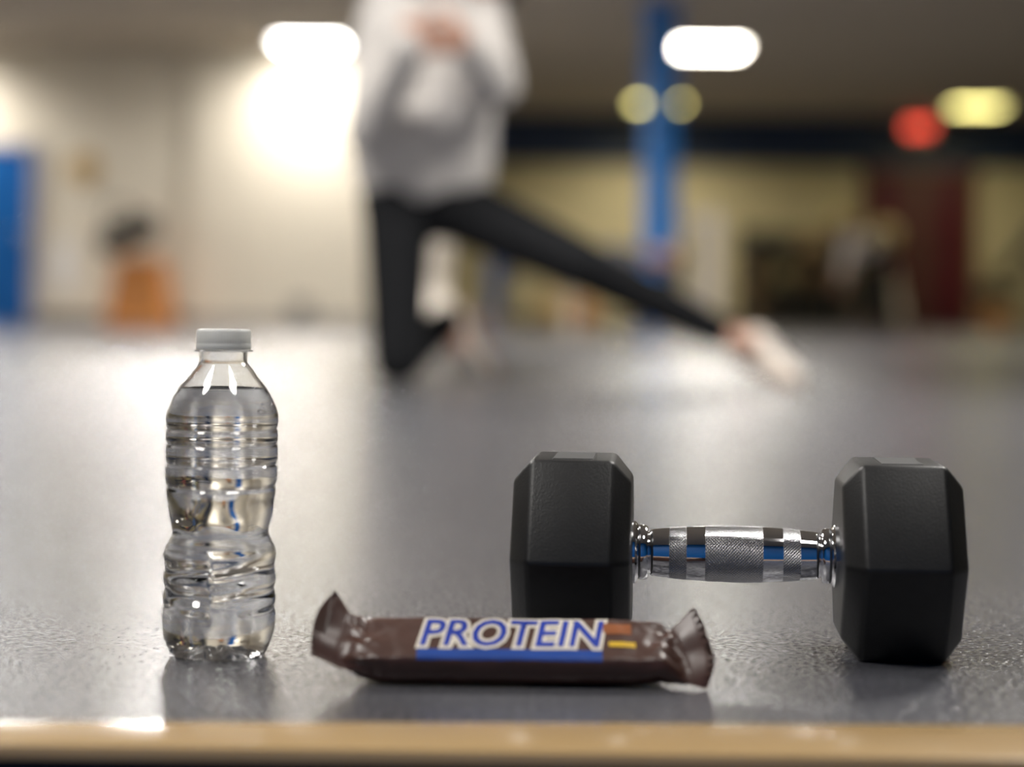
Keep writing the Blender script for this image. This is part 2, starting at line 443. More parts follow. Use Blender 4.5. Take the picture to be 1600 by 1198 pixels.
def ring(z, off): return [Vector((brad(z, th, off) * math.sin(th) + .0013 * z / .19, -brad(z, th, off) * math.cos(th), z)) for th in (2 * PI * j / NT for j in range(NT))]
def base_rings(off):
    out = []
    for k in (.9, .75, .55, .35, .15, .03):
        r_ = []
        for j in range(NT):
            th = 2 * PI * j / NT
            lift = .0065 * (1 - k ** 2) + .0035 * (1 - k) * (1 - math.cos(5 * th)) / 2 * 1.2 * min(1, 3 * k)
            rr = (brad(0, th, 0)) * k
            r_.append(Vector((rr * math.sin(th), -rr * math.cos(th), lift + off)))
        out.append(r_)
    return out
def zs(a, b, n): return [a + (b - a) * i / n for i in range(n + 1)]
bottle = empty('water_bottle', (BX, BY, 0.0004))
tag(bottle, 'clear ribbed plastic water bottle with white cap standing on the grey floor', 'bottle')
T = .00055
rings = [ring(z, 0) for z in zs(.192, 0, 400)] + base_rings(0)
inner = list(reversed(base_rings(T))) + [ring(z, T) for z in zs(T, .192, 400)]
bm = bmesh.new()
vo = loft(bm, rings, cap0=False, cap1=True); vi = loft(bm, inner, cap0=True, cap1=False)
for j in range(NT):
    bm.faces.new((vo[0][j], vo[0][(j + 1) % NT], vi[-1][(j + 1) % NT], vi[-1][j]))
obj('bottle_wall', bm, M['pet'], bottle, True)
WZ = .161
wr = list(reversed(base_rings(T * .5))) + [ring(z, T * .5) for z in zs(T * .5, WZ, 340)]
top = wr[-1]
def shrink(rg, k, dz): 
    c = sum(rg, Vector()) / len(rg); return [c + (p - c) * k + Vector((0, 0, dz)) for p in rg]
wr += [shrink(top, .985, -.0004), shrink(top, .95, -.0009), shrink(top, .88, -.0011), shrink(top, .5, -.0011), shrink(top, .05, -.0011)]
bm = bmesh.new(); loft(bm, wr); obj('water', bm, M['water'], bottle, True)
# support ring under the cap
LX = .0013
bm = bmesh.new(); lathe(bm, [(.0142, .1829), (.0176, .1831), (.0180, .1836), (.0176, .1841), (.0142, .1842)], 64, Matrix.Translation((LX, 0, 0)), cap=False)
obj('support_ring', bm, M['pet'], bottle, True)
# screw cap with fine grip ribs
def capring(r, z, amp): return [Vector((LX + (r + amp * math.cos(60 * a)) * math.sin(a), -(r + amp * math.cos(60 * a)) * math.cos(a), z)) for a in (2 * PI * j / 360 for j in range(360))]
cr = [capring(.0150, .1844, 0), capring(.0163, .1845, 0), capring(.0165, .1852, 0), capring(.0165, .1876, 0), capring(.0162, .1880, 0), capring(.0163, .1884, .00005),
      capring(.0163, .1945, .00006), capring(.0161, .1956, .00003), capring(.0156, .1963, 0), capring(.0147, .1966, 0), capring(.0138, .1964, 0), capring(.006, .1963, 0), capring(.0005, .1963, 0)]
bm = bmesh.new(); loft(bm, cr); obj('cap', bm, M['cap'], bottle, angle=50)
# air bubbles clinging inside the shoulder
bm = bmesh.new()
for a, z, r in ((62, .1515, .0009), (54, .1475, .0013), (64, .1470, .0008), (50, .1535, .0007)):
    th = math.radians(a); rr = brad(z, th, .0016)
    ball(bm, (rr * math.sin(th), -rr * math.cos(th), z), r, 10)
bo = obj('air_bubbles', bm, M['pet'], bottle, True); bo['kind'] = 'stuff'

# ------------------------------------------------------------------ the dumbbell
DB = Vector((.0406, 1.207, 0)); DE = Vector((.2400, 1.190, 0))
mid = (DB + DE) / 2; ang = math.atan2(DE.y - DB.y, DE.x - DB.x); half = (DE - DB).length / 2
db = empty('dumbbell', (mid.x, mid.y, 0), ang)
tag(db, 'black hexagonal rubber dumbbell with chrome knurled handle lying on the floor', 'dumbbell')
FL = .0595; HL = .0365; ZA = FL
def hexring(x, ap):
    R = ap / math.cos(PI / 6)
    return [Vector((x, R * math.cos(PI / 3 * k), ZA + R * math.sin(PI / 3 * k))) for k in range(6)]
for s in (-1, 1):
    bm = bmesh.new(); cx = s * half
    loft(bm, [hexring(cx - HL, FL - .0135), hexring(cx - HL + .0115, FL), hexring(cx + HL - .0115, FL), hexring(cx + HL, FL - .0135)])
    bmesh.ops.recalc_face_normals(bm, faces=bm.faces)
    bmesh.ops.bevel(bm, geom=bm.edges[:], offset=.0024, segments=4, profile=.5, affect='EDGES')
    hd = obj('rubber_head', bm, M['black_rubber'], db, angle=30)
    bm = bmesh.new(); box(bm, (cx - .0125, -.026, 2 * FL - .0006), (cx + .0125, .026, 2 * FL + .0005), .0004); obj('weight_plate_label', bm, mat('grey_label_pad', (.045, .045, .045), .7), hd)
    # chrome collar disc where the handle enters the head
    bm = bmesh.new(); xi = cx - s * HL
    lathe(bm, [(.0195, -.001), (.0195, .002), (.018, .0034), (.0168, .004), (.0172, .0055), (.0170, .0085), (.0160, .0098), (.0130, .0102), (.0128, .0125), (.0128, .014)], 48,
          Matrix.Translation((xi, 0, ZA)) @ Matrix.Rotation(-s * PI / 2, 4, 'Y'))
    obj('collar', bm, M['chrome'], db, angle=35)
hl = half - HL - .0100       # half length of the contoured grip
def hr(t):                   # grip radius at t in -1..1
    e = min(1, (1 - abs(t)) / .05)
    return (.0145 + .0030 * (1 - min(1, abs(t) / .95) ** 2)) * (.86 + .14 * math.sqrt(max(0, 1 - (1 - e) ** 2)))
segs = [(-1, -.755, 0), (-.755, -.555, 1), (-.555, -.34, 0), (-.34, .325, 1), (.325, .555, 0), (.555, .755, 1), (.755, 1, 0)]
for a, b, kn in segs:
    n = max(6, int((b - a) * 30)); N = 64
    me = bpy.data.meshes.new('seg'); V = []; F = []; UV = []
    for i in range(n + 1):
        t = a + (b - a) * i / n
        for j in range(N):
            r = hr(t) + (.00018 if kn else 0)
            V.append((t * hl, r * math.cos(2 * PI * j / N), ZA + r * math.sin(2 * PI * j / N)))
    for i in range(n):
        for j in range(N):
            F.append((i * N + j, i * N + (j + 1) % N, (i + 1) * N + (j + 1) % N, (i + 1) * N + j))
            for di, dj in ((0, 0), (0, 1), (1, 1), (1, 0)):
                UV.append(((a + (b - a) * (i + di) / n) * hl, (j + dj) / N * .1026))
    F.append(tuple(range(N))); F.append(tuple(n * N + j for j in range(N))[::-1])
    UV += [(0, 0)] * (2 * N)
    me.from_pydata(V, [], F); uv = me.uv_layers.new(name='uv')
    for k, c in enumerate(UV): uv.data[k].uv = c
    bm = bmesh.new(); bm.from_mesh(me); bmesh.ops.recalc_face_normals(bm, faces=bm.faces); bm.to_mesh(me); bm.free()
    o = link('knurled_grip' if kn else 'smooth_band', me, M['knurl'] if kn else M['chrome'], db, True)
    me.set_sharp_from_angle(angle=math.radians(50))

# ------------------------------------------------------------------ the protein bar
bar = empty('protein_bar', (.0055, 1.085, 0.0), math.radians(-.4))
tag(bar, 'protein bar in a shiny chocolate brown wrapper lying in front of the dumbbell', 'snack bar')
# body cross-section (y towards the room, z up), rounded
poly = [(-.010, .0004), (-.0165, .006), (-.0185, .0155), (-.0160, .0185), (.0130, .0332), (.0180, .0335), (.0225, .0270), (.0235, .012), (.019, .0008), (.005, .0004)]
def rounded(poly, n):
    pts = [Vector((0, *p)) for p in poly]
    for _ in range(3):
        q = []
        for i in range(len(pts)):
            a, b = pts[i], pts[(i + 1) % len(pts)]; q += [a.lerp(b, .2), a.lerp(b, .8)]
        pts = q
    L = [0]
    for i in range(len(pts)): L.append(L[-1] + (pts[(i + 1) % len(pts)] - pts[i]).length)
    out = []
    for k in range(n):
        d = L[-1] * k / n
        for i in range(len(pts)):
            if L[i] <= d <= L[i + 1]:
                out.append(pts[i].lerp(pts[(i + 1) % len(pts)], (d - L[i]) / max(1e-9, L[i + 1] - L[i]))); break
    return out
NB = 180
sec = rounded(poly, NB)
cen = Vector((0, .003, .0165))
X0, X1 = -.086, .079       # where the body begins to pinch
def wr_noise(x, i, k): 
    p = sec[i]
    return k * (mnoise.noise(Vector((x * 55, p.y * 90, p.z * 90 + 5))) + .6 * mnoise.noise(Vector((x * 160 + 3, p.y * 130, p.z * 130))))
FIN = {-1: ([(-.1140, -.010, .015), (-.1145, -.004, .024), (-.1130, .004, .0355), (-.1042, .014, .0475)],
            [(-.0995, -.010, .0085), (-.1010, -.004, .018), (-.0980, .005, .029), (-.0960, .013, .036)]),
       1: ([(.1045, -.014, .0006), (.1085, -.007, .0155), (.1041, .004, .0296), (.0987, .014, .0405)],
           [(.0960, -.012, .0025), (.0945, -.005, .012), (.0900, .005, .0225), (.0865, .012, .0285)])}
def fin_line(side, t, s_):
    """point of the crimped end: t runs from low front to high rear corner, s_ from the pinched neck (0) to the cut edge (1)"""
    def cv(P):
        P = [Vector(p) for p in P]; u = min(.9999, max(0, t)) * 3; i = int(u); f = u - i
        a = P[max(0, i - 1)]; b = P[i]; c = P[i + 1]; d = P[min(3, i + 2)]
        return .5 * (2 * b + (c - a) * f + (2 * a - 5 * b + 4 * c - d) * f * f + (3 * b - a - 3 * c + d) * f ** 3)
    o, n_ = cv(FIN[side][0]), cv(FIN[side][1])
    return n_ + (o - n_) * s_
# map ring index to t on the crimp line: project the section on the line direction
dirv = Vector((0, .56, .83)).normalized()
pr = [(p - cen).dot(dirv) for p in sec]; lo_, hi_ = min(pr), max(pr)
rings = []
def flat_ring(side, s_, th, zig):
    out = []
    for i in range(NB):
        t = (pr[i] - lo_) / (hi_ - lo_)
        nrm = Vector((0, -.83, .56)); sd = 1 if (sec[i] - cen).dot(nrm) > 0 else -1
        e = s_ + (.16 * (abs(((t * 11) % 1) - .5) * 4 - 1) if zig else 0)
        q = fin_line(side, t, e)
        q = q + nrm * (sd * th + .0010 * math.sin(t * 9 + side) * (1 - abs(2 * t - 1)))
        q.z = max(q.z, .0003); out.append(q)
    return out
def body_ring(x):
    u = (x - X0) / (X1 - X0)
    e = min(u, 1 - u)
    k = 1 - .10 * math.exp(-e / .05)
    wk = .0004 + .0016 * math.exp(-e / .05)
    out = []
    for i, p in enumerate(sec):
        q = cen + (p - cen) * k
        z = q.z + wr_noise(x, i, wk) * (0 if p.z < .003 else 1)
        y = q.y + wr_noise(x + 1, i, wk)
        out.append(Vector((x, y, max(z, .0003))))
    return out
def mixr(a, b, f, side):
    return [Vector((p.x + (q.x - p.x) * f, p.y + (q.y - p.y) * (f * f * (3 - 2 * f)), max(.0003, p.z + (q.z - p.z) * (f * f * (3 - 2 * f)) + .0022 * math.sin(PI * f) * mnoise.noise(Vector((p.y * 180, p.z * 180, side * 3 + f * 2)))))) for p, q in zip(a, b)]
bl, br = body_ring(X0), body_ring(X1)
fl0, fr0 = flat_ring(-1, 0, .0012, False), flat_ring(1, 0, .0012, False)
rings = [flat_ring(-1, 1, .00025, True)] + [flat_ring(-1, k, .0003 + .0004 * (j % 2), False) for j, k in enumerate((.85, .75, .65, .55, .45, .35, .25))] + [mixr(fl0, bl, f, -1) for f in (0, .12, .25, .38, .5, .62, .75, .88)]
nx = 120
rings += [body_ring(X0 + (X1 - X0) * i / nx) for i in range(nx + 1)]
rings += [mixr(br, fr0, f, 1) for f in (.12, .25, .38, .5, .62, .75, .88, 1)] + [flat_ring(1, k, .0003 + .0004 * (j % 2), False) for j, k in enumerate((.25, .35, .45, .55, .65, .75, .85))] + [flat_ring(1, 1, .00025, True)]
bm = bmesh.new(); loft(bm, rings); obj('wrapper', bm, M['wrapper'], bar, angle=60)
# printing on the sloping top face, laid on the wrapper's surface
A = Vector((0, -.0160, .0183)); B = Vector((0, .0150, .0340)); up = (B - A); W = up.length; up.normalize(); nn = Vector((0, -up.z, up.y))
from mathutils.bvhtree import BVHTree
bmt = bmesh.new(); loft(bmt, [body_ring(X0 + (X1 - X0) * i / nx) for i in range(nx + 1)]); bmesh.ops.recalc_face_normals(bmt, faces=bmt.faces)
tree = BVHTree.FromBMesh(bmt)
def lay(u, v, h):
    p = A + up * v + Vector((u, 0, 0))
    hit = tree.ray_cast(p + nn * .03, -nn)
    if hit[0] is None:
        hit = tree.find_nearest(p)
    return hit[0] + nn * h
def print_mesh(name, me, m, h):
    bm = bmesh.new(); bm.from_mesh(me)
    bmesh.ops.triangulate(bm, faces=bm.faces[:])
    for _ in range(2):
        lg = [e for e in bm.edges if e.calc_length() > .003]
        if lg: bmesh.ops.subdivide_edges(bm, edges=lg, cuts=1, use_grid_fill=False)
        bmesh.ops.triangulate(bm, faces=bm.faces[:])
    for v in bm.verts: v.co = lay(v.co.x, v.co.y, h)
    me2 = bpy.data.meshes.new(name); bm.to_mesh(me2); bm.free()
    return link(name, me2, m, bar)
def rect(x0, y0, x1, y1, r=.0):
    bm = bmesh.new(); n = 40; m_ = 8
    g = [[bm.verts.new((x0 + (x1 - x0) * i / n, y0 + (y1 - y0) * j / m_, 0)) for j in range(m_ + 1)] for i in range(n + 1)]
    for i in range(n):
        for j in range(m_): bm.faces.new((g[i][j], g[i + 1][j], g[i + 1][j + 1], g[i][j + 1]))
    me = bpy.data.meshes.new('r'); bm.to_mesh(me); bm.free(); return me
print_mesh('blue_band', rect(-.0565, -.0030, .0470, .0052), M['band_ink'], .00015)
tm = text_mesh('PROTEIN', .0265, .0024, .20); tm.transform(Matrix.Translation((-.0050, .0185, 0)) @ Matrix.Diagonal((.96, 1.30, 1, 1)))
print_mesh('lettering_outline', tm, M['cream_ink'], .0003)
tm = text_mesh('PROTEIN', .0265, .0004, .20); tm.transform(Matrix.Translation((-.0050, .0185, 0)) @ Matrix.Diagonal((.96, 1.30, 1, 1)))
print_mesh('lettering', tm, M['blue_ink'], .0005)
print_mesh('yellow_print', rect(.0510, .0085, .0660, .0130), M['yellow_ink'], .0003)
print_mesh('orange_print', rect(.0480, .0200, .0640, .0300), M['orange_ink'], .0003)
bmt.free()

# ------------------------------------------------------------------ people
def remesh(name, caps, m, parent, vox, smooth=6):
    bm = bmesh.new()
    for p, q, r0, r1 in caps: cone(bm, p, q, r0, r1, 14, True)
    me = bpy.data.meshes.new(name); bm.to_mesh(me); bm.free()
    o = bpy.data.objects.new('t', me); COL.objects.link(o)
    r = o.modifiers.new('r', 'REMESH'); r.mode = 'VOXEL'; r.voxel_size = vox
    s = o.modifiers.new('s', 'SMOOTH'); s.factor = .5; s.iterations = smooth
    dg = bpy.context.evaluated_depsgraph_get()
    out = bpy.data.meshes.new_from_object(o.evaluated_get(dg)); out.name = name
    bpy.data.objects.remove(o); bpy.data.meshes.remove(me)
    return link(name, out, m, parent, True)

def hand_caps(wr_, d, side, nrm, curl=.6):
    """palm, four fingers of unequal length and a thumb leaving the side of the palm"""
    d = d.normalized(); side = (side - d * side.dot(d)).normalized(); nrm = d.cross(side).normalized() if nrm is None else nrm.normalized()
    caps = []
    for k in range(4):
        off = side * ((1.5 - k) * .019)
        root = wr_ + d * .015 + off * .6; kn = wr_ + d * .088 + off
        caps.append((root, kn, .015, .0125))
        L = (.036, .041, .038, .030)[k]; p = kn; dd = d.copy()
        for j in range(3):
            dd = (dd + nrm * curl * .55).normalized(); q = p + dd * L * (1, .75, .6)[j]
            caps.append((p, q, .0095 - .0008 * j, .0088 - .0008 * j)); p = q
    t0 = wr_ + d * .025 + side * .025; t1 = t0 + (d * .6 + side * .9).normalized() * .04; t2 = t1 + (d + side * .3 + nrm * .5).normalized() * .032; t3 = t2 + (d + nrm * .8).normalized() * .026
    caps += [(t0, t1, .014, .012), (t1, t2, .0115, .0105), (t2, t3, .010, .009)]
    return caps

def shoe(parent, heel, toe, upv, ms, msole):
    """sneaker lofted along the foot: heel, toe are points of the sole"""
    heel, toe = Vector(heel), Vector(toe); d = (toe - heel); L = d.length; d.normalize()
    u = Vector(upv); u = (u - d * u.dot(d)).normalized(); s = d.cross(u)
    def sect(t, h0, h1, wd):
        c = heel + d * (t * L); n = 18; o = []
        for j in range(n):
            a = 2 * PI * j / n; cx, sx = math.cos(a), math.sin(a)
            y = math.copysign(abs(cx) ** .7, cx) * wd; z = h0 + (h1 - h0) * (.5 + .5 * math.copysign(abs(sx) ** .8, sx))
            o.append(c + s * y + u * z)
        return o
    T_ = [(0, .07, .020), (.03, .098, .030), (.15, .112, .034), (.30, .108, .035), (.42, .086, .036), (.55, .070, .040), (.7, .058, .044), (.85, .048, .042), (.95, .040, .031), (1, .032, .014)]
    bm = bmesh.new(); loft(bm, [sect(t, .018, h, w_) for t, h, w_ in T_]); sh = obj('shoe', bm, ms, parent, True)
    bm = bmesh.new(); loft(bm, [sect(t * 1.03 - .015, 0, .024, w_ + .005) for t, h, w_ in T_]); obj('sole', bm, msole, sh, True)
    bm = bmesh.new()
    for k in range(4):
        t = .38 + .07 * k; hh = .098 - .010 * k; c = heel + d * (t * L) + u * hh
        cone(bm, c - s * .022 - u * .008, c + s * .022 - u * .008, .004, .004, 8, True)
    obj('laces', bm, M['white_cloth'], sh, True)

def person(name, J, label, mats, vox=.008, hair_len=0, sleeve=1.0, hand_curl=.6, face=None, R=None):
    root = empty(name, (J['root'].x, J['root'].y, 0)); tag(root, label, 'person')
    off = -root.location
    J = {k: (v + off if not k.startswith('d_') else v) for k, v in J.items()}
    g = dict(torso=1.0); g.update(R or {})
    body = []
    def c(a, b, r0, r1): body.append((J[a] if isinstance(a, str) else a, J[b] if isinstance(b, str) else b, r0, r1))
    sx = (J['shL'] - J['shR']).normalized(); hx = (J['hipL'] - J['hipR']).normalized()
    for k in (-1, 1):
        body.append((J['pelvis'] + hx * .06 * k, J['waist'] + sx * .05 * k, .10, .095)); body.append((J['waist'] + sx * .05 * k, J['chest'] + sx * .07 * k, .095, .105))
    c('chest', 'neck', .09, .055); c('shL', 'chest', .05, .08); c('shR', 'chest', .05, .08)
    f = J['d_face'].normalized(); ax = (J['head'] - J['neck']).normalized(); hs = f.cross(ax).normalized()
    c('neck', J['head'] - ax * .03, .052, .052)
    h = J['head']
    body.append((h - ax * .055 + f * .035, h + f * .02, .050, .075)); body.append((h - f * .012, h + ax * .035 - f * .018, .082, .080))
    body.append((h + f * .085 + ax * .005, h + f * .103 - ax * .025, .010, .015))                  # nose
    for k in (-1, 1): body.append((h + hs * .080 * k + ax * .012, h + hs * .083 * k - ax * .025, .014, .010))   # ears
    for s in 'LR':
        c('sh' + s, 'el' + s, .045, .036); c('el' + s, 'wr' + s, .036, .026)
        body.extend(hand_caps(J['wr' + s], J['d_hand' + s], J['d_thumb' + s], None, hand_curl))
        c('hip' + s, 'kn' + s, .075, .052); c('kn' + s, 'an' + s, .052, .036); c('pelvis', 'hip' + s, .09, .08)
        body.append((J['an' + s], J['an' + s] + (J['d_foot' + s].normalized() * .08), .035, .028))
    remesh('body', body, mats['skin'], root, vox)
    for k in (-1, 1):
        bm = bmesh.new(); ball(bm, h + f * .074 + hs * .031 * k + ax * .006, .0125, 12); ey = obj('eye', bm, M['eye'], root, True)
        bm = bmesh.new(); ball(bm, h + f * .0825 + hs * .031 * k + ax * .006, .0062, 10); obj('iris', bm, M['dark_hair'], ey, True)
    bm = bmesh.new(); cone(bm, h + f * .084 - ax * .052 - hs * .018, h + f * .084 - ax * .052 + hs * .018, .006, .006, 10, True); obj('mouth', bm, M['lip'], root, True)
    # hair: a cap over the skull, with locks when long
    hc = [(h + ax * .045 - f * .035, h + ax * .062 + f * .004, .086, .068), (h - f * .035, h - f * .03 - ax * .06, .078, .055)]
    if hair_len:
        for k in (-1, 1): hc.append((h + hs * .07 * k - f * .01, h + hs * .075 * k - ax * hair_len - f * .02, .035, .022))
        hc.append((h - f * .06, h - f * .07 - ax * (hair_len + .03), .06, .035))
    remesh('hair', hc, mats['hair'], root, max(vox, .008), 4)
    top = []
    for k in (-1, 1):
        top.append((J['hem'] + hx * .075 * k, J['waist'] + sx * .075 * k, .118 * g['torso'], .125 * g['torso'])); top.append((J['waist'] + sx * .075 * k, J['chest'] + sx * .085 * k, .125 * g['torso'], .122 * g['torso']))
    top.append((J['hem'] + f * .02, J['waist'] + f * .01, .118 * g['torso'], .12 * g['torso']))
    top.append((J['chest'], J['neck'].lerp(J['chest'], .25), .10, .07))
    for s in 'LR':
        top.append((J['chest'].lerp(J['sh' + s], .4), J['sh' + s], .09, .068)); top.append((J['sh' + s], J['el' + s], .066, .060))
        if sleeve > 0: top.append((J['el' + s], J['el' + s].lerp(J['wr' + s], sleeve), .060, .045))
    if sleeve == 0:
        top = [t for t in top]
    remesh('sweatshirt' if sleeve > 0 else 'shirt', top, mats['top'], root, max(vox, .01), 6)
    tr = []
    for s in 'LR':
        tr.append((J['pelvis'] + hx * (.05 if s == 'L' else -.05), J['hip' + s], .118, .105)); tr.append((J['hip' + s], J['kn' + s], .098, .072)); tr.append((J['kn' + s], J['kn' + s].lerp(J['an' + s], .95), .070, .048))
    tr.append((J['pelvis'], J['pelvis'].lerp(J['waist'], .5), .12, .11))
    remesh('trousers', tr, mats['bottom'], root, max(vox, .01), 6)
    for s in 'LR':
        shoe(root, J['heel' + s], J['toe' + s], J['d_up' + s], mats['shoe'], mats['sole'])
    return root

V = Vector
# the kneeling athlete
J = dict(root=V3(-0.2405, 5.2000, 0.0015), pelvis=V3(-0.2435, 5.2200, 0.5366), hem=V3(-0.2431, 5.2000, 0.5873), waist=V3(-0.2458, 5.1600, 0.6911), chest=V3(-0.2332, 5.1300, 0.9244), neck=V3(-0.1092, 5.1100, 1.0387), head=V3(-0.0382, 5.0400, 1.1289),
    shL=V3(-0.1025, 5.1200, 1.0404), elL=V3(-0.0426, 4.9800, 0.7893), wrL=V3(-0.1198, 4.8400, 0.8690), shR=V3(-0.3463, 5.1200, 1.0106), elR=V3(-0.3871, 5.0300, 0.6691), wrR=V3(-0.2650, 4.8400, 0.8675),
    hipL=V3(-0.1763, 5.2000, 0.4910), knL=V3(0.1773, 5.1000, 0.3295), anL=V3(0.5815, 5.2800, 0.1442), hipR=V3(-0.3115, 5.2000, 0.4948), knR=V3(-0.3047, 5.1600, 0.0712), anR=V3(-0.1793, 5.5000, 0.1735),
    d_face=V((.25, -.95, -.25)), d_handL=V((-.9, -.2, .2)), d_thumbL=V((0, -.3, 1)), d_handR=V((.9, -.2, .15)), d_thumbR=V((0, -.3, 1)),
    d_footL=V((.75, -.55, -.3)), d_footR=V((.3, 0, -1)),
    heelL=V3(0.6269, 5.3300, 0.0675), toeL=V3(0.7736, 5.2000, 0.0017), d_upL=V((.35, -.3, 1)), heelR=V3(-0.1354, 5.6400, 0.2162), toeR=V3(-0.0366, 5.8000, 0.0105), d_upR=V((-.8, -.65, .1)))
person('person', J, 'person in grey sweatshirt and black trousers kneeling with one leg stretched sideways',
    dict(skin=M['skin'], hair=M['dark_hair'], top=M['grey_knit'], bottom=M['black_cloth'], shoe=M['shoe'], sole=M['sole']), .006, hair_len=.15)

# someone lying on a bench
Yb = 14.4
J = dict(root=V3(0.4820, 14.4000, 0.0250), pelvis=V3(0.2750, 14.4000, 0.5413), hem=V3(0.3133, 14.4000, 0.5513), waist=V3(0.4764, 14.4000, 0.5626), chest=V3(0.8024, 14.4000, 0.5948), neck=V3(1.0136, 14.4000, 0.5970), head=V3(1.1769, 14.4000, 0.5891),
    shL=V3(0.8725, 14.2100, 0.5811), elL=V3(0.7515, 14.1200, 0.3611), wrL=V3(0.6345, 14.1800, 0.5590), shR=V3(0.8958, 14.5900, 0.5910), elR=V3(0.7569, 14.7000, 0.4649), wrR=V3(0.6261, 14.5500, 0.6308),
    hipL=V3(0.2589, 14.3000, 0.5293), knL=V3(-0.1180, 14.2600, 0.5815), anL=V3(-0.1509, 14.2400, 0.1155), hipR=V3(0.2625, 14.5000, 0.5338), knR=V3(-0.0817, 14.6000, 0.5810), anR=V3(-0.1063, 14.6400, 0.1133),
    d_face=V((.25, -.35, 1)), d_handL=V((-.8, .4, .2)), d_thumbL=V((0, .2, 1)), d_handR=V((-.8, -.4, .2)), d_thumbR=V((0, -.2, 1)), d_footL=V((-1, 0, -.3)), d_footR=V((-1, 0, -.3)),
    heelL=V((-.13, Yb - .16, .002)), toeL=V((-.40, Yb - .20, .002)), d_upL=V((0, 0, 1)), heelR=V((-.10, Yb + .24, .002)), toeR=V((-.37, Yb + .28, .002)), d_upR=V((0, 0, 1)))
person('person', J, 'person in slate shirt and navy trousers lying on the bench by the blue column',
    dict(skin=M['far_skin'], hair=M['dark_hair'], top=M['slate_cloth'], bottom=M['navy_cloth'], shoe=M['slate_cloth'], sole=M['sole']), .012, R=dict(torso=.9))
bx0, bx1 = 0.2855, 1.2550
bz = V3(0.8024, 14.4000, 0.5948).z - .13
bench = empty('weight_bench', ((bx0 + bx1) / 2, Yb, 0)); tag(bench, 'flat black weight bench with pale uprights standing beside the blue column', 'bench')
hw = (bx1 - bx0) / 2
bm = bmesh.new(); box(bm, (-hw, -.14, bz - .08), (hw, .14, bz), .02); obj('pad', bm, M['black_bag'], bench, angle=50)
bm = bmesh.new(); box(bm, (-hw + .05, -.03, bz - .14), (hw + .22, .03, bz - .08), .006); obj('rail', bm, M['pale_steel'], bench)
for x in (-hw + .15, hw - .1):
    bm = bmesh.new(); box(bm, (x - .03, -.03, .04), (x + .03, .03, bz - .1), .006); box(bm, (x - .03, -.3, 0), (x + .03, .3, .05), .006); obj('leg', bm, M['pale_steel'], bench)
for y in (-.5, .5):
    bm = bmesh.new(); box(bm, (hw + .16, y - .04, 0), (hw + .24, y + .04, .92), .006)
    box(bm, (hw + .02, y - .03, .84), (hw + .18, y + .03, .88), .006); box(bm, (hw + .02, y - .03, .84), (hw + .05, y + .03, .94), .006)
    o = obj('upright', bm, M['pale_steel'], bench)
bm = bmesh.new(); box(bm, (hw + .17, -.5, .02), (hw + .23, .5, .08), .006); obj('cross_rail', bm, M['pale_steel'], bench)

# someone bending forward by the red door
Yd = 21.6
J = dict(root=V3(4.0483, 21.6000, 0.0528), pelvis=V3(4.1115, 21.6000, 0.8887), hem=V3(4.0682, 21.6000, 0.9026), waist=V3(4.0102, 21.6000, 0.9380), chest=V3(3.8280, 21.5500, 0.9848), neck=V3(3.7214, 21.5200, 1.0688), head=V3(3.6449, 21.5000, 1.1962),
    shL=V3(3.7800, 21.3600, 0.9779), elL=V3(3.7292, 21.3000, 0.7481), wrL=V3(3.6746, 21.3000, 0.5345), shR=V3(3.8436, 21.7200, 1.0053), elR=V3(3.7641, 21.7500, 0.7952), wrR=V3(3.6996, 21.7000, 0.5980),
    hipL=V3(4.0789, 21.5000, 0.8137), knL=V3(3.9443, 21.4500, 0.4678), anL=V3(3.9679, 21.4800, 0.1103), hipR=V3(4.1458, 21.7000, 0.8196), knR=V3(4.0953, 21.7200, 0.4721), anR=V3(4.1048, 21.7500, 0.1100),
    d_face=V((-.8, -.5, -.2)), d_handL=V((-.2, 0, -1)), d_thumbL=V((-1, 0, 0)), d_handR=V((-.2, 0, -1)), d_thumbR=V((-1, 0, 0)), d_footL=V((-1, 0, -.3)), d_footR=V((-1, 0, -.3)),
    heelL=V((4.03, Yd - .12, .002)), toeL=V((3.78, Yd - .16, .002)), d_upL=V((0, 0, 1)), heelR=V((4.12, Yd + .15, .002)), toeR=V((3.87, Yd + .13, .002)), d_upR=V((0, 0, 1)))
person('person', J, 'person with blond hair, pale top and black trousers bending forward beside the red door',
    dict(skin=M['far_skin'], hair=M['blond'], top=M['white_cloth'], bottom=M['black_cloth'], shoe=M['black_cloth'], sole=M['sole']), .012, sleeve=.6)

# ------------------------------------------------------------------ things along the walls
# plyometric box and bag against the pale wall
b0 = V3(-3.3916, 17.4000, 0.0605)
pb = empty('plyo_box', (b0.x, 17.55, 0)); tag(pb, 'orange brown tapered plyometric box against the pale wall', 'box')
def frustum(bm, w0, d0, w1, d1, z0, z1):
    loft(bm, [[V((-w0, -d0, z0)), V((w0, -d0, z0)), V((w0, d0, z0)), V((-w0, d0, z0))], [V((-w1, -d1, z1)), V((w1, -d1, z1)), V((w1, d1, z1)), V((-w1, d1, z1))]])
bm = bmesh.new(); frustum(bm, .29, .28, .19, .20, 0, .60); bmesh.ops.bevel(bm, geom=bm.edges[:], offset=.006, segments=2, affect='EDGES'); obj('shell', bm, M['orange_box'], pb)
bm = bmesh.new(); box(bm, (-.21, -.22, .60), (.21, .22, .625), .006); obj('lid', bm, M['orange_box'], pb)
bm = bmesh.new(); box(bm, (-.07, -.262, .36), (.07, -.20, .40), .012); obj('hand_hole', bm, M['black_bag'], pb)
g0 = V3(-3.5001, 17.5500, 0.9242)
bag = empty('gym_bag', (g0.x, 17.55, .627)); tag(bag, 'slumped black gym bag on top of the orange box', 'bag')
rt = Matrix.Rotation(math.radians(-24), 4, 'Y')
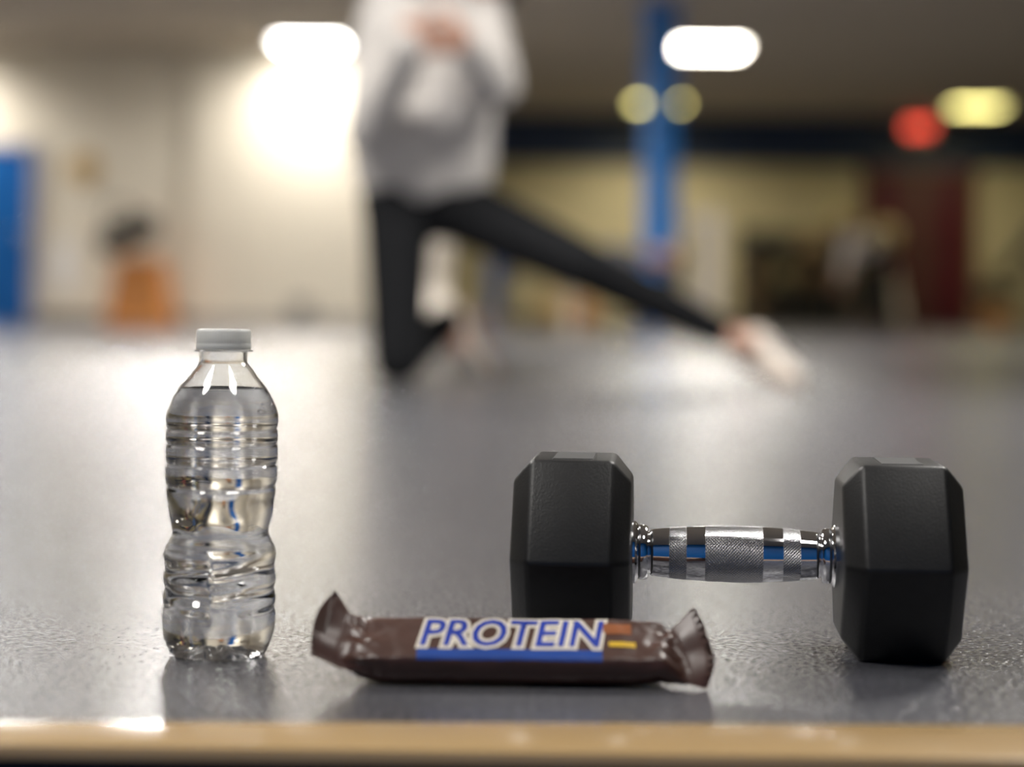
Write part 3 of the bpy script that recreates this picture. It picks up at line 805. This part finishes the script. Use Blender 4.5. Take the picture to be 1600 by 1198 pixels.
bm = bmesh.new(); n = 24
rg = []
for k in range(13):
    t = -1 + k / 6; e = max(.05, (1 - abs(t) ** 6)) ** .5
    rg.append([rt @ V((t * .30, .14 * e * math.cos(a), .03 + .135 * e * math.sin(a) * (1 + .1 * math.sin(5 * t + a)))) + V((0, 0, .20)) for a in (2 * PI * j / n for j in range(n))])
loft(bm, rg)
for v in bm.verts: v.co.z = max(v.co.z, .002)
obj('bag_body', bm, M['black_bag'], bag, True)
bm = bmesh.new()
pts = [rt @ V((.15 * math.cos(a), -.05, .15 + .16 * math.sin(a))) + V((0, 0, .20)) for a in (PI * k / 10 for k in range(11))]
for p, q in zip(pts, pts[1:]): cone(bm, p, q, .014, .014, 8, True)
obj('handle', bm, M['black_bag'], bag, True)

ck = V3(-4.0185, 17.9600, 1.4691)
clk = empty('wall_clock', (ck.x, 17.96, ck.z)); tag(clk, 'round tan wall clock hanging right of the blue door', 'clock')
RX = Matrix.Rotation(PI / 2, 4, 'X')
bm = bmesh.new(); lathe(bm, [(.15, 0), (.155, .02), (.15, .035), (.13, .035), (.128, .022), (.001, .022)], 40, RX); obj('rim', bm, M['tan_disc'], clk, angle=40)
bm = bmesh.new(); lathe(bm, [(.127, .0215), (.127, .024), (.001, .024)], 40, RX); obj('dial', bm, M['tan_ball'], clk)
bm = bmesh.new(); box(bm, (-.006, -.028, -.01), (.006, -.026, .07)); box(bm, (-.01, -.031, -.006), (.10, -.029, .006)); obj('hands', bm, M['black_bag'], clk)

nt_ = V3(-4.1945, 17.9600, 0.5572)
no = empty('notice', (nt_.x, 17.96, nt_.z)); tag(no, 'tall white paper notice on the wall between blue door and orange box', 'notice')
bm = bmesh.new(); box(bm, (-.10, -.006, -.24), (.10, 0, .24), .002); obj('sheet', bm, mat('white_paper', (.80, .79, .76), .7), no)
for x in (-.085, .085):
    for z in (-.225, .225):
        bm = bmesh.new(); lathe(bm, [(.008, .006), (.009, .010), (.004, .013)], 10, Matrix.Translation((x, 0, z)) @ RX); obj('pin', bm, M['dark_steel'], no)

dp = V3(-1.9462, 17.7000, 0.1208)
wb = empty('waste_bin', (dp.x, 17.72, 0)); tag(wb, 'small grey bin on the floor by the pale wall', 'bin')
bm = bmesh.new(); lathe(bm, [(.085, 0), (.09, .01), (.105, .22), (.112, .23), (.108, .235), (.098, .225), (.082, .02), (.001, .018)], 32); obj('bucket', bm, mat('grey_plastic', (.30, .29, .27), .5), wb, angle=40)
bm = bmesh.new(); lathe(bm, [(.113, .236), (.115, .245), (.06, .268), (.001, .272)], 32); obj('lid', bm, mat('grey_lid_plastic', (.26, .25, .24), .5), wb, angle=40)

# pale post seen under the kneeling athlete
pp = V3(-0.4863, 12.2000, 0.0442)
po = empty('bag_stand', (pp.x, 12.4, 0)); tag(po, 'pale grey post with wide rounded base standing behind the kneeling person', 'stand')
bm = bmesh.new(); lathe(bm, [(.12, 0), (.135, .015), (.135, .12), (.125, .20), (.09, .27), (.075, .30)], 32); obj('base', bm, M['pale_steel'], po, angle=50)
bm = bmesh.new(); lathe(bm, [(.075, .29), (.07, .34), (.075, .46), (.092, .56), (.098, .66), (.085, .70), (.001, .71)], 32); obj('post', bm, M['pale_steel'], po, angle=50)

tb = V3(0.4571, 20.2000, 0.2841)
def medball(name, c, r, m, label, group=None):
    t = empty(name, (c[0], c[1], c[2] - r)); tag(t, label, 'ball', group)
    bm = bmesh.new(); ball(bm, (0, 0, r), r, 28); obj('ball_skin', bm, m, t, True)
    bm = bmesh.new()
    for ax_ in ('X', 'Y'):
        Mx = Matrix.Translation((0, 0, r)) @ Matrix.Rotation(PI / 2, 4, ax_)
        pts = [Mx @ V((r * math.cos(a), r * math.sin(a), 0)) for a in (2 * PI * k / 32 for k in range(33))]
        for p, q in zip(pts, pts[1:]): cone(bm, p, q, r * .03, r * .03, 6)
    obj('seam', bm, M['dark_steel'], t, True)
    return t
medball('medicine_ball', (tb.x, 20.2, .20), .20, M['tan_ball'], 'tan medicine ball on the floor beyond the weight bench')
tb = V3(0.7651, 20.5000, 0.2337); medball('medicine_ball', (tb.x, 20.5, .15), .15, M['orange_box'], 'orange brown medicine ball on the floor beside the tan one')

# equipment rack against the far wall
ra, rb = 2.7262, 4.0848
rk = empty('equipment_rack', ((ra + rb) / 2, 22.9, 0)); tag(rk, 'dark steel equipment rack loaded with balls and weights by the tan wall', 'rack')
rw = (rb - ra) / 2
SH = (.10, .47, .84)
for x in (-rw, rw):
    for y in (-.22, .22):
        bm = bmesh.new(); box(bm, (x - .025, y - .025, 0), (x + .025, y + .025, 1.22), .004); obj('post', bm, M['dark_steel'], rk)
for z in SH:
    bm = bmesh.new(); box(bm, (-rw, -.23, z - .02), (rw, .23, z + .02), .004); box(bm, (-rw, -.24, z), (rw, -.22, z + .05), .004); obj('shelf', bm, M['dark_steel'], rk)
bm = bmesh.new(); box(bm, (-rw, .225, .1), (rw, .235, 1.2)); obj('back_panel', bm, mat('dark_olive_panel', (.17, .14, .07), .6), rk)
MB = [('black', M['black_rubber']), ('olive', M['olive']), ('brown', M['brown_rubber']), ('yellowish', M['tan_ball'])]
PLACE = {2: 'top', 1: 'middle', 0: 'bottom'}
ORD = ['first', 'second', 'third', 'fourth', 'fifth']
lay_ = {2: [(0, .15), (0, .14), (2, .13), (0, .14)], 1: [(2, .14), (1, .16), (2, .14), (2, .15)], 0: [(2, .13), (0, .14), (0, .15), (0, .14)]}
for sh, items in lay_.items():
    for k, (mi, r) in enumerate(items):
        x = (ra + rb) / 2 - rw + (k + .5) * 2 * rw / len(items)
        medball('medicine_ball', (x, 22.88, SH[sh] + .02 + r + .001), r, MB[mi][1],
                '%s medicine ball on the rack\'s %s shelf, %s from the left' % (MB[mi][0], PLACE[sh], ORD[k]), 'medicine balls on the rack')

# yellow ball on a black pedestal, pole leaning by the door
yb = V3(4.3902, 22.6000, 1.1168)
pd = empty('pedestal', (yb.x, 22.7, 0)); tag(pd, 'narrow black pedestal in front of the red door', 'pedestal')
zt_ = yb.z - .17
bm = bmesh.new(); box(bm, (-.13, -.13, 0), (.13, .13, .05), .008); obj('base', bm, M['black_bag'], pd)
bm = bmesh.new(); box(bm, (-.09, -.09, .05), (.09, .09, zt_ - .03), .008); obj('shaft', bm, M['black_bag'], pd)
bm = bmesh.new(); lathe(bm, [(.12, zt_ - .03), (.13, zt_ - .01), (.13, zt_), (.10, zt_), (.08, zt_ - .012), (.001, zt_ - .015)], 24); obj('top_dish', bm, M['black_bag'], pd)
medball('slam_ball', (yb.x, 22.7, zt_ - .012 + .17), .17, M['olive'], 'olive yellow slam ball resting on the black pedestal')
ln0, ln1 = V3(4.5160, 22.2000, 0.0447), V3(4.6242, 23.3000, 0.6876)
pl = empty('padded_pole', (ln0.x, ln0.y, 0)); tag(pl, 'taupe padded pole leaning against the red double door', 'pole')
a_, b_ = V((0, 0, .06)), V((ln1.x - ln0.x, YF - .12 - ln0.y, .75))
bm = bmesh.new(); cone(bm, a_, b_, .055, .055, 16, True); obj('padding', bm, M['pale_steel'], pl, True)
bm = bmesh.new(); cone(bm, a_.lerp(b_, -.01), a_.lerp(b_, .06), .06, .06, 16); obj('end_cap', bm, M['black_bag'], pl, True)

# incline bench at the right edge of the view
ib = empty('incline_bench', (5.6270, 21.5, 0)); tag(ib, 'black incline bench with raised back pad near the right wall end', 'bench')
bm = bmesh.new(); box(bm, (-.38, -.15, -.05), (.38, .15, .05), .02, Matrix.Rotation(math.radians(-52), 3, 'Y'), None)
bm.transform(Matrix.Translation((.10, 0, .92))); obj('back_pad', bm, M['black_bag'], ib, angle=50)
bm = bmesh.new(); box(bm, (-.42, -.15, .42), (-.02, .15, .50), .02); obj('seat', bm, M['black_bag'], ib, angle=50)
bm = bmesh.new(); box(bm, (-.40, -.03, .34), (.40, .03, .42), .006); obj('rail', bm, M['dark_steel'], ib)
bm = bmesh.new(); cone(bm, (.35, 0, .40), (.22, 0, .88), .03, .03, 10); obj('strut', bm, M['dark_steel'], ib)
for x in (-.34, .36):
    bm = bmesh.new(); box(bm, (x - .03, -.03, .04), (x + .03, .03, .36), .006); box(bm, (x - .03, -.28, 0), (x + .03, .28, .05), .006); obj('leg', bm, M['dark_steel'], ib)
def plate(loc, r, m, label, rz):
    t = empty('weight_plate', loc, rz); tag(t, label, 'weight plate')
    lean = Matrix.Rotation(math.radians(-8), 4, 'X') @ Matrix.Translation((0, 0, r)) @ Matrix.Rotation(PI / 2, 4, 'X')
    bm = bmesh.new(); lathe(bm, [(.026, -.02), (r * .82, -.02), (r * .86, -.027), (r, -.025), (r, .025), (r * .86, .027), (r * .82, .02), (.026, .02), (.026, -.02)], 36, lean, cap=False); obj('disc', bm, m, t, angle=40)
    bm = bmesh.new(); lathe(bm, [(.025, -.03), (.045, -.03), (.045, .03), (.025, .03), (.025, -.03)], 24, lean, cap=False); obj('hub', bm, M['dark_steel'], t, angle=40)
plate((5.2994, 21.0, .002), .15, M['orange_box'], 'orange brown weight plate leaning at the foot of the incline bench', 0)
t = V3(5.4048, 21.3000, 0.7514)
medball('medicine_ball', (t.x - .02, 21.5, .50 + .131), .13, M['olive'], 'olive medicine ball on the seat of the incline bench')
